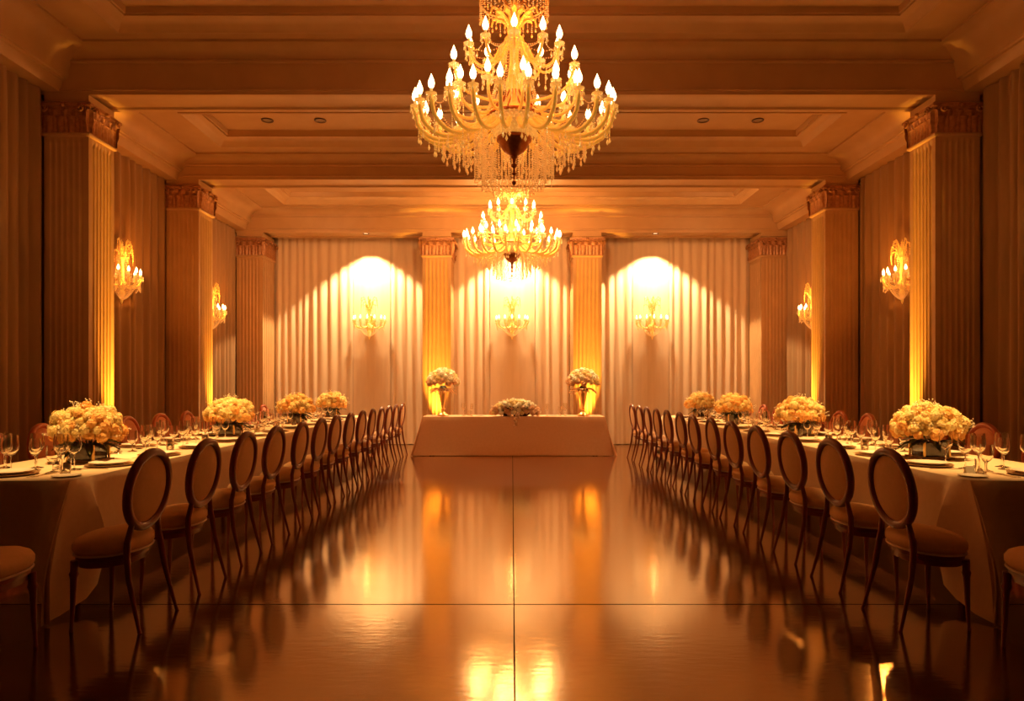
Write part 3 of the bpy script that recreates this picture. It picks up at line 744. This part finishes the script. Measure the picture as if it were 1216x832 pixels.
# ------------------------------------------------------------------ lights fittings
def bulb_mesh(): # candle flame bulb
    return MB().lathe([(.009,0),(.017,.012),(.022,.03),(.019,.05),(.010,.072),(.003,.09),(.0004,.097)],10,cap1=False).mesh('bulb',M['bulb'],60)
BULB = bulb_mesh()
CANDLE = MB().lathe([(.013,-.06),(.012,-.055),(.012,0),(.006,.004)],10).mesh('candle',M['candle'],40)
_m = MB().lathe([(.006,-.085),(.015,-.08),(.045,-.066),(.05,-.058),(.044,-.06),(.014,-.062)],14)
for _q in range(8):
    _x,_y = .044*math.cos(_q*PI/4), .044*math.sin(_q*PI/4); _m.octa((_x,_y,-.078),.007); _m.drop((_x,_y,-.086),.009,.04)
PAN = _m.mesh('drip_pan',M['crystal'],40)
PENDS = []
for _L in (2,3,5):
    _m = MB()
    for _q in range(_L): _m.octa((0,0,-.008-_q*.018),.009)
    _m.drop((0,0,-.008-_L*.018+.008),.0135,.065); PENDS.append(_m.mesh('crystal_pendant',M['crystal'],0))
def bez(pts, n):
    # Catmull-Rom
    P = [pts[0]]+list(pts)+[pts[-1]]; out = []
    segs = len(pts)-1
    for i in range(segs):
        a,b,c,d = (Vector(q) for q in P[i:i+4])
        for k in range(n):
            t = k/n
            out.append(.5*((2*b)+(c-a)*t+(2*a-5*b+4*c-d)*t*t+(3*b-a-3*c+d)*t**3))
    out.append(Vector(pts[-1])); return out
def sunburst_arm(r, name, ang, prof, sx, sy, rad, pend, seed, pendstep=5):
    rr = random.Random(seed)
    ca,sa = math.cos(ang)*sx, math.sin(ang)*sy
    pts = bez([(p*ca,p*sa,z) for p,z in prof],8)
    rads = [rad*(1+.22*(i%2))*(1-.25*i/len(pts)) for i in range(len(pts))]
    m = MB(); m.tube(pts,rads,6)
    # scroll leaf on the arm
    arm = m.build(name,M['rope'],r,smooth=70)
    tip = pts[-1]
    inst('candle',CANDLE,arm,(tip.x,tip.y,tip.z+.06)); inst('drip_pan',PAN,arm,(tip.x,tip.y,tip.z+.075)); inst('bulb',BULB,arm,(tip.x,tip.y,tip.z+.06),(0,0,0),1.35)
    if pend:
        for i in ((9,17,25,33) if len(pts) > 35 else (10,17,22)):
            p = pts[min(i,len(pts)-2)]
            inst('crystal_pendant',PENDS[rr.randint(0,2)],arm,(p.x,p.y,p.z-.02))
    return tip
def swag(mb, a, b, sag, n, r=.0075):
    a,b = Vector(a),Vector(b)
    for i in range(n+1):
        t = i/n; p = a.lerp(b,t); p.z -= sag*4*t*(1-t); mb.octa(p,r)
def make_chandelier(label, loc, ceil):
    r = thing('crystal_chandelier', label, 'chandelier', loc, 0, 'crystal chandeliers')
    # local z: 0 = world z 3.21 for the first chandelier
    Z = lambda w_: w_-3.21
    SX, SY = 1.0, .62
    tips = []
    NA = 24
    for k in range(NA):
        a = 2*PI*(k+.5)/NA
        tips.append(sunburst_arm(r,'arm',a,[(.20,Z(3.90)),(.30,Z(3.83)),(.50,Z(3.70)),(.72,Z(3.665)),(.88,Z(3.77)),(.925,Z(3.95))],SX,SY,.024,True,k))
    for k in range(12):          # inner ring of arms, higher and tighter
        a = 2*PI*k/12+.13
        sunburst_arm(r,'arm',a,[(.17,Z(3.95)),(.30,Z(3.89)),(.46,Z(3.87)),(.58,Z(3.95)),(.61,Z(4.08))],SX,SY*1.1,.016,False,k)
    for a in (.42,PI-.42,PI+.42,-.42):      # four taller candlesticks
        sunburst_arm(r,'arm',a,[(.14,Z(4.02)),(.34,Z(4.03)),(.52,Z(4.10)),(.60,Z(4.28))],SX,.8,.015,True,3,6)
    up = []
    for k in range(10):
        a = 2*PI*(k+.5)/10
        up.append(sunburst_arm(r,'upper_arm',a,[(.05,Z(4.60)),(.12,Z(4.55)),(.20,Z(4.40)),(.30,Z(4.34)),(.40,Z(4.40)),(.44,Z(4.52))],SX,SY*1.1,.014,True,30+k,6))
    # stem
    m = MB(); m.lathe([(.03,Z(4.95)),(.035,Z(4.80)),(.07,Z(4.70)),(.055,Z(4.66)),(.09,Z(4.62)),(.10,Z(4.58)),(.045,Z(4.53)),(.04,Z(4.42)),(.055,Z(4.30)),(.085,Z(4.20)),(.075,Z(4.12)),(.06,Z(4.08)),(.12,Z(4.00)),(.2,Z(3.95)),(.245,Z(3.92)),(.25,Z(3.895))],24)
    m.build('stem',M['rope'],r,smooth=50)
    m = MB()
    for k in range(14):          # rib straps over the bell
        a = 2*PI*k/14; m.tube(bez([(.05*math.cos(a),.05*math.sin(a),Z(4.20)),(.09*math.cos(a),.09*math.sin(a),Z(4.08)),(.17*math.cos(a),.17*math.sin(a),Z(3.99)),(.255*math.cos(a),.255*math.sin(a),Z(3.905))],5),.007,6)
    m.build('bell_ribs',M['bronze'],r)
    m = MB()
    m.lathe([(.252,Z(3.90)),(.262,Z(3.893)),(.262,Z(3.88)),(.25,Z(3.872))],32); m.build('hoop',M['bronze'],r)
    m = MB(); prof = [(.245,Z(3.875)),(.235,Z(3.84)),(.215,Z(3.79)),(.19,Z(3.745)),(.16,Z(3.705)),(.15,Z(3.695))]
    m.lathe(prof,32)
    for i in range(7):
        t = i/6; z = Z(3.865)-t*.165; rad = .25-.095*t**1.3
        for k in range(36): a = 2*PI*(k+.5*(i%2))/36; m.octa((rad*math.cos(a),rad*math.sin(a),z),.013,.012)
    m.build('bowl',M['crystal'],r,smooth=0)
    m = MB(); m.lathe([(.15,Z(3.705)),(.165,Z(3.695)),(.165,Z(3.67)),(.145,Z(3.66)),(.14,Z(3.65)),(.13,Z(3.62)),(.10,Z(3.575)),(.055,Z(3.545)),(.03,Z(3.53)),(.035,Z(3.515)),(.018,Z(3.50)),(.012,Z(3.46)),(.028,Z(3.445)),(.028,Z(3.43)),(.010,Z(3.415)),(.008,Z(3.38)),(.02,Z(3.37)),(.02,Z(3.355)),(.006,Z(3.345)),(.005,Z(3.30)),(.022,Z(3.285)),(.022,Z(3.27)),(.002,Z(3.25))],20)
    m.build('finial',M['bronze'],r,smooth=35)
    # bead curtain below the ring
    m = MB(); rr = random.Random(9)
    for ringr,nn,zt,zb in ((.37,66,3.72,3.30),(.30,54,3.80,3.24),(.22,36,3.60,3.22)):
        for k in range(nn):
            a = 2*PI*k/nn; x,y = ringr*math.cos(a),ringr*math.sin(a)*.85
            if math.sin(a) < -.62: continue
            z = Z(zt)+rr.uniform(-.02,.02); end = Z(zb)+rr.uniform(-.01,.10)*(1+ (ringr>.35)*.9)
            while z > end: m.octa((x,y,z),.009,.0095); z -= .0215
            m.drop((x,y,z+.01),.009,.035)
    o = m.build('bead_curtain',M['bead'],r,smooth=0); o['kind'] = 'stuff'
    # beaded garlands between neighbouring arms
    m = MB()
    for k in range(NA):
        a,b = tips[k],tips[(k+1)%NA]
        if a.y < -.40 and abs(a.x) < .5: continue
        swag(m,(a.x,a.y,a.z),(b.x,b.y,b.z),.09,14); 
        ia,ib = Vector((a.x*.72,a.y*.72,a.z-.27)),Vector((b.x*.72,b.y*.72,b.z-.27)); swag(m,ia,ib,.15,16); swag(m,(ia.x*.72,ia.y*.72,ia.z-.02),(ib.x*.72,ib.y*.72,ib.z-.02),.17,16); swag(m,a,ia,.05,16)
        mid = (a+b)/2; m.drop((mid.x,mid.y,mid.z-.095),.013,.07); m.drop((ia.x,ia.y,ia.z-.06),.012,.07)
        mid2 = (ia+ib)/2; m.drop((mid2.x,mid2.y,mid2.z-.15),.013,.07); m.drop((mid2.x*.72,mid2.y*.72,mid2.z-.19),.013,.07)
        for q_ in range(8): m.octa((ia.x*.85,ia.y*.85,ia.z-.05-q_*.02),.009)
        m.drop((ia.x*.85,ia.y*.85,ia.z-.20),.013,.07)
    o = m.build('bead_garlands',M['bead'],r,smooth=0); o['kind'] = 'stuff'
    m = MB()
    for k in range(30):          # bead tent from the upper hub to the ring
        a = 2*PI*k/30
        swag(m,(.10*math.cos(a),.10*math.sin(a),Z(4.56)),(.26*math.cos(a),.26*math.sin(a)*.9,Z(3.93)),.05,30,.0075)
    for k in range(10):
        a,b = up[k],up[(k+1)%10]; swag(m,a,b,.08,14); swag(m,a,(.1*math.cos(2*PI*(k+.5)/10),.1*math.sin(2*PI*(k+.5)/10),Z(4.56)),.06,14)
        q = (a+b)/2; m.drop((q.x,q.y,q.z-.09),.011,.06)
    o = m.build('bead_tent',M['bead'],r,smooth=0); o['kind'] = 'stuff'
    # crown: spray of gilt fronds under a beaded hoop
    m = MB()
    for k in range(12):
        a = 2*PI*k/12; ca,sa = math.cos(a),math.sin(a); q = 1 if k%2 else .7
        pts = bez([(.02*ca,.02*sa,Z(4.66)),(.05*ca,.05*sa,Z(4.74)),(.13*ca*q,.13*sa*q,Z(4.83)),(.22*ca*q,.22*sa*q,Z(4.86)),(.25*ca*q,.25*sa*q,Z(4.80))],6)
        m.tube(pts,[.02*(1-.6*i/len(pts)) for i in range(len(pts))],6)
        leaf(m,(.1*ca*q,.1*sa*q,Z(4.8)),(ca,sa,.7),.12,.05,.4)
    m.build('crown_fronds',M['rope'],r,smooth=60)
    m = MB(); m.tube([(.32*math.cos(2*PI*k/40),.27*math.sin(2*PI*k/40),Z(4.96)) for k in range(40)],.011,6,closed=True)
    for k in range(6):
        a = 2*PI*k/6; m.tube(bez([(.32*math.cos(a),.27*math.sin(a),Z(4.96)),(.2*math.cos(a),.17*math.sin(a),Z(5.04)),(.02*math.cos(a),.02*math.sin(a),Z(4.93))],5),.008,5)
    m.build('crown_hoop',M['gold'],r)
    m = MB()
    for k in range(44):
        a = 2*PI*k/44; x,y = .32*math.cos(a),.27*math.sin(a); L = 4+(k*7)%5
        for q in range(L): m.octa((x,y,Z(4.945)-q*.02),.008)
        m.drop((x,y,Z(4.945)-L*.02+.01),.011,.05)
    for k in range(22):
        a = 2*PI*k/22; x,y = .2*math.cos(a),.17*math.sin(a)
        swag(m,(.32*math.cos(a),.27*math.sin(a),Z(4.95)),(.03*math.cos(a),.03*math.sin(a),Z(4.93)),.10,12,.0075)
    o = m.build('crown_beads',M['bead'],r,smooth=0); o['kind'] = 'stuff'
    top = ceil-loc[2]
    m = MB(); m.lathe([(.016,Z(4.90)),(.016,top-.05)],10); m.build('rod',M['gold'],r)
    m = MB(); m.lathe([(.02,top-.09),(.06,top-.075),(.12,top-.03),(.14,top-.002)],24); m.build('ceiling_rose',M['gold'],r)
    return r
make_chandelier('large crystal chandelier with gilt rope arms nearest the camera, cropped at its top',(.02,6.31,3.21),ZC[0]+.16)
make_chandelier('smaller-looking crystal chandelier farther back above the head table',(0,12.95,3.40),ZC[2]+.16)

def make_sconce(label, loc, rz):
    r = thing('wall_sconce', label, 'wall lamp', loc, rz, 'crystal wall sconces')
    # wall plane y=0, room towards -y; z=0 at flame base
    m = MB(); m.lathe([(.0005,.0),(.11,0),(.12,-.015),(.09,-.03),(.03,-.04),(.0005,-.042)],20,cap0=False,cap1=False,ax=Matrix.Translation((0,0,-.10)) @ Matrix.Rotation(-PI/2,4,'X') @ Matrix.Scale(-1,4,(0,0,1)) @ Matrix.Diagonal((1,1.7,1,1)))
    m.build('back_plate',M['gold'],r)
    m = MB(); m.lathe([(.002,.50),(.008,.47),(.02,.45),(.008,.43),(.012,.40),(.03,.37),(.012,.34),(.018,.28),(.05,.235),(.075,.225),(.05,.215),(.02,.19),(.025,.1),(.04,.02),(.03,-.05),(.045,-.12),(.07,-.17),(.06,-.21),(.03,-.26),(.045,-.30),(.04,-.33),(.015,-.38),(.02,-.42),(.004,-.47)],16,(0,-.12,0))
    m.build('stem',M['rope'],r,smooth=50)
    m = MB(); m.tube([(0,-.0,-.1),(0,-.12,-.1)],.02,8); m.build('bracket',M['gold'],r)
    m = MB()
    for k in range(11):
        a = PI+PI*k/10 if k < 11 else 0; ca,sa = math.cos(a),math.sin(a)*.7; hh = .30+.16*((k*3)%4)/3
        pts = bez([(.01*ca,-.12+.01*sa,.10),(.05*ca,-.12+.05*sa,.22),(.10*ca,-.12+.10*sa,hh),(.17*ca,-.12+.17*sa,hh+.01),(.19*ca,-.12+.19*sa,hh-.06)],5)
        m.tube(pts,[.009*(1-.5*i/len(pts)) for i in range(len(pts))],5)
        for q in range(6): m.octa((.19*ca,-.12+.19*sa,hh-.08-q*.018),.0085)
        for q in (8,12,16): m.octa(pts[q],.015,.02)
    m.build('crystal_spray',M['rope'],r,smooth=60)
    tips = []
    for k,a in enumerate([math.radians(x) for x in (180,213,243,270,297,327,360)]):
        ca,sa = math.cos(a),math.sin(a); sy_ = .62
        pts = bez([(.03*ca,-.12+.03*sa,-.12),(.13*ca,-.12+.13*sa*sy_,-.20),(.26*ca,-.12+.26*sa*sy_,-.20),(.345*ca,-.12+.345*sa*sy_,-.13),(.35*ca,-.12+.35*sa*sy_,-.06)],6)
        mm = MB(); mm.tube(pts,[.012*(1+.2*(i%2)) for i in range(len(pts))],6); arm = mm.build('arm',M['rope'],r,smooth=70)
        t = pts[-1]; tips.append(t)
        inst('candle',CANDLE,arm,(t.x,t.y,t.z+.06),(0,0,0),.9); inst('drip_pan',PAN,arm,(t.x,t.y,t.z+.07),(0,0,0),.9); inst('bulb',BULB,arm,(t.x,t.y,t.z+.055),(0,0,0),.9)
    m = MB()
    for k in range(len(tips)-1):
        a,b = tips[k],tips[k+1]; swag(m,a,b,.06,9)
    for k in range(25):
        a = PI+PI*k/24; t_ = Vector((.34*math.cos(a),-.12+.34*.62*math.sin(a),-.08))
        L = 4+(k*5)%4
        for q in range(L): m.octa((t_.x,t_.y,t_.z-.02-q*.019),.0075)
        m.drop((t_.x,t_.y,t_.z-.01-L*.019),.011,.05)
        swag(m,(t_.x*.75,-.12+(t_.y+.12)*.75,-.19),(.03*math.cos(a),-.12+.03*math.sin(a),-.40),.03,14)
    for k in range(12):
        a = 2*PI*k/12
        for q in range(3): m.octa((.07*math.cos(a),-.12+.07*math.sin(a),.21-q*.02),.007)
        swag(m,(.07*math.cos(a),-.12+.07*math.sin(a),.22),(.02*math.cos(a),-.12+.02*math.sin(a),.42),.0,9)
        swag(m,(.05*math.cos(a),-.12+.05*math.sin(a),.2),(.16*math.cos(a),-.12+.10*math.sin(a),-.12),.03,14)
    o = m.build('glowing_crystal_beads',M['bead'],r,smooth=0); o['kind'] = 'stuff'
    return r
LW = []
SC = []
for x,lb in ((-3.23,'left'),(0,'centre'),(3.17,'right')):
    SC.append(((x,YB-.06,2.86),0,'crystal wall sconce on the back wall, %s bay' % lb))
for s,sd in ((-1,'left'),(1,'right')):
    for d,z,lb in ((7.05,3.15,'before the nearest pilaster'),(10.1,3.06,'between the nearest and middle pilasters'),(13.12,2.86,'between the middle and farthest pilasters')):
        SC.append(((s*(XD-.06),d,z),-s*PI/2,'crystal wall sconce %s of the %s wall' % (lb,sd)))
s0 = None
for loc,rz,lb in SC:
    if s0 is None:
        s0 = make_sconce(lb,loc,rz)
    else: dup(s0,loc,rz,lb)

def downlight(name, label, x,y,z, group, lensmat, r=.075):
    o = thing(name,label,'ceiling lamp',(x,y,z),0,group)
    MB().lathe([(r,.0),(r*1.05,-.008),(r*1.0,-.015),(r*.8,-.012),(r*.72,.002)],20,cap0=False,cap1=False).build('trim_ring',M['chrome'],o)
    MB().lathe([(.001,-.003),(r*.73,-.004)],16,cap0=False,cap1=False).build('lens',lensmat,o)
for x,lb in ((-3.8,'nearer the left wall'),(-2.98,'left, nearer the chandelier'),(2.97,'right, nearer the chandelier'),(3.82,'nearer the right wall')):
    downlight('recessed_downlight','small recessed downlight in the middle ceiling tray, '+lb,x,10.47,ZC[1]+.16,'recessed ceiling downlights',M['dim_lens'],.09)
for x,lb in ((-3.23,'left'),(0.02,'centre'),(3.17,'right')):
    downlight('spot_light','bright spotlight under the beam above the %s back sconce' % lb,x,14.90,ZB[3]+.034,'spotlights washing the back curtains',M['spotlens'],.07)

# ------------------------------------------------------------------ lamps
def lamp(kind, name, loc, e, c, size=.05, rot=None, ang=None, blend=.2):
    d = bpy.data.lights.new(name,kind); d.energy = e; d.color = c
    d.shadow_soft_size = size
    if kind == 'SPOT': d.spot_size = ang; d.spot_blend = blend
    o = bpy.data.objects.new(name,d); col.objects.link(o); o.location = loc
    if rot: o.rotation_euler = rot
    return o
AMB = (1,.11,.002); GLD = (1,.42,.11); WARM = (1,.52,.18); YEL = (1,.47,.05); WHT = (1,.68,.34); DEEP = (1,.30,.035)
# chandeliers
for (cx,cy,dz,e,c) in ((.02,6.31,0,.155,AMB),(0,12.95,.19,.7,GLD)):
    for a in (0,PI/3,2*PI/3,PI,4*PI/3,5*PI/3):
        lamp('POINT','chandelier_light',(cx+.72*math.cos(a+.3),cy+.45*math.sin(a+.3),4.14+dz),(13 if dz == 0 else 34)*e,c,.03 if dz == 0 else .09)
    for a in (.8,2.9,5.0):
        lamp('POINT','chandelier_light',(cx+.3*math.cos(a),cy+.2*math.sin(a),4.66+dz),(42 if dz == 0 else 20)*e,c,.03)
    lamp('POINT','chandelier_light',(cx,cy-.36,4.0+dz),10*e,c,.03)
# back curtain spots
for x in (-3.23,.02,3.17):
    lamp('SPOT','curtain_spot',(x,14.90,4.58),820,WHT,.11,(0,0,0),math.radians(104),.05)
# pilaster uplights, aimed a little into the stone
for s in (-1,1):
    for i in range(1,3):
        lamp('SPOT','uplight',(s*(XC-.34),YF[i]+PD-.10,.06),(2800,2300)[i-1],YEL,.03,(PI,s*.20,0),math.radians(22),1)
    lamp('SPOT','uplight',(s*1.64,YF[3]-.30,.06),3000,YEL,.03,(PI-.21,0,0),math.radians(28),1)
    lamp('SPOT','uplight',(s*(XC-.30),YF[3]+.4,.06),160,WARM,.03,(PI,s*.12,0),math.radians(26),.7)
# sconces
for i,(loc,rz,lb) in enumerate(SC):
    ox,oy = (0,-.36) if rz == 0 else ((.36 if loc[0] < 0 else -.36),0)
    lamp('POINT','sconce_light',(loc[0]+ox,loc[1]+oy,loc[2]+.06),2.2 if rz == 0 else (5 if loc[1] < 9 else 34),WARM if rz == 0 else DEEP,.03)
# added fill spots without fittings, unseen behind the second beam, aimed at the back wall
for x in (-4.3,-1.3,1.3,4.3):
    o = lamp('SPOT','back_wall_fill',(x,12.36,4.88),80,(1,.55,.23),.15,None,math.radians(150),1)
    o.rotation_euler = (Vector((x*1.02,YB,2.6))-Vector(o.location)).to_track_quat('-Z','Y').to_euler()
# added spots without fittings, brightening the head table flowers
for x in (-1.37,.07,1.41): lamp('SPOT','flower_fill',(x,13.25,5.12),900,(1,.66,.28),.05,(0,0,0),math.radians(15),.8)
# table downlights
for sd,(xa,xb) in TAB.items():
    cx = (xa+xb)/2
    for k,(d,z) in enumerate(((5.1,5.6),(6.15,5.6),(7.2,5.6),(8.15,5.6),(9.75,5.25),(10.9,5.25),(12.5,5.1))):
        lamp('SPOT','table_downlight',(cx,d,z),2300-130*k,(1,.56,.18),.05,(0,0,0),math.radians(24),1)
scene.cycles.sample_clamp_indirect = 4
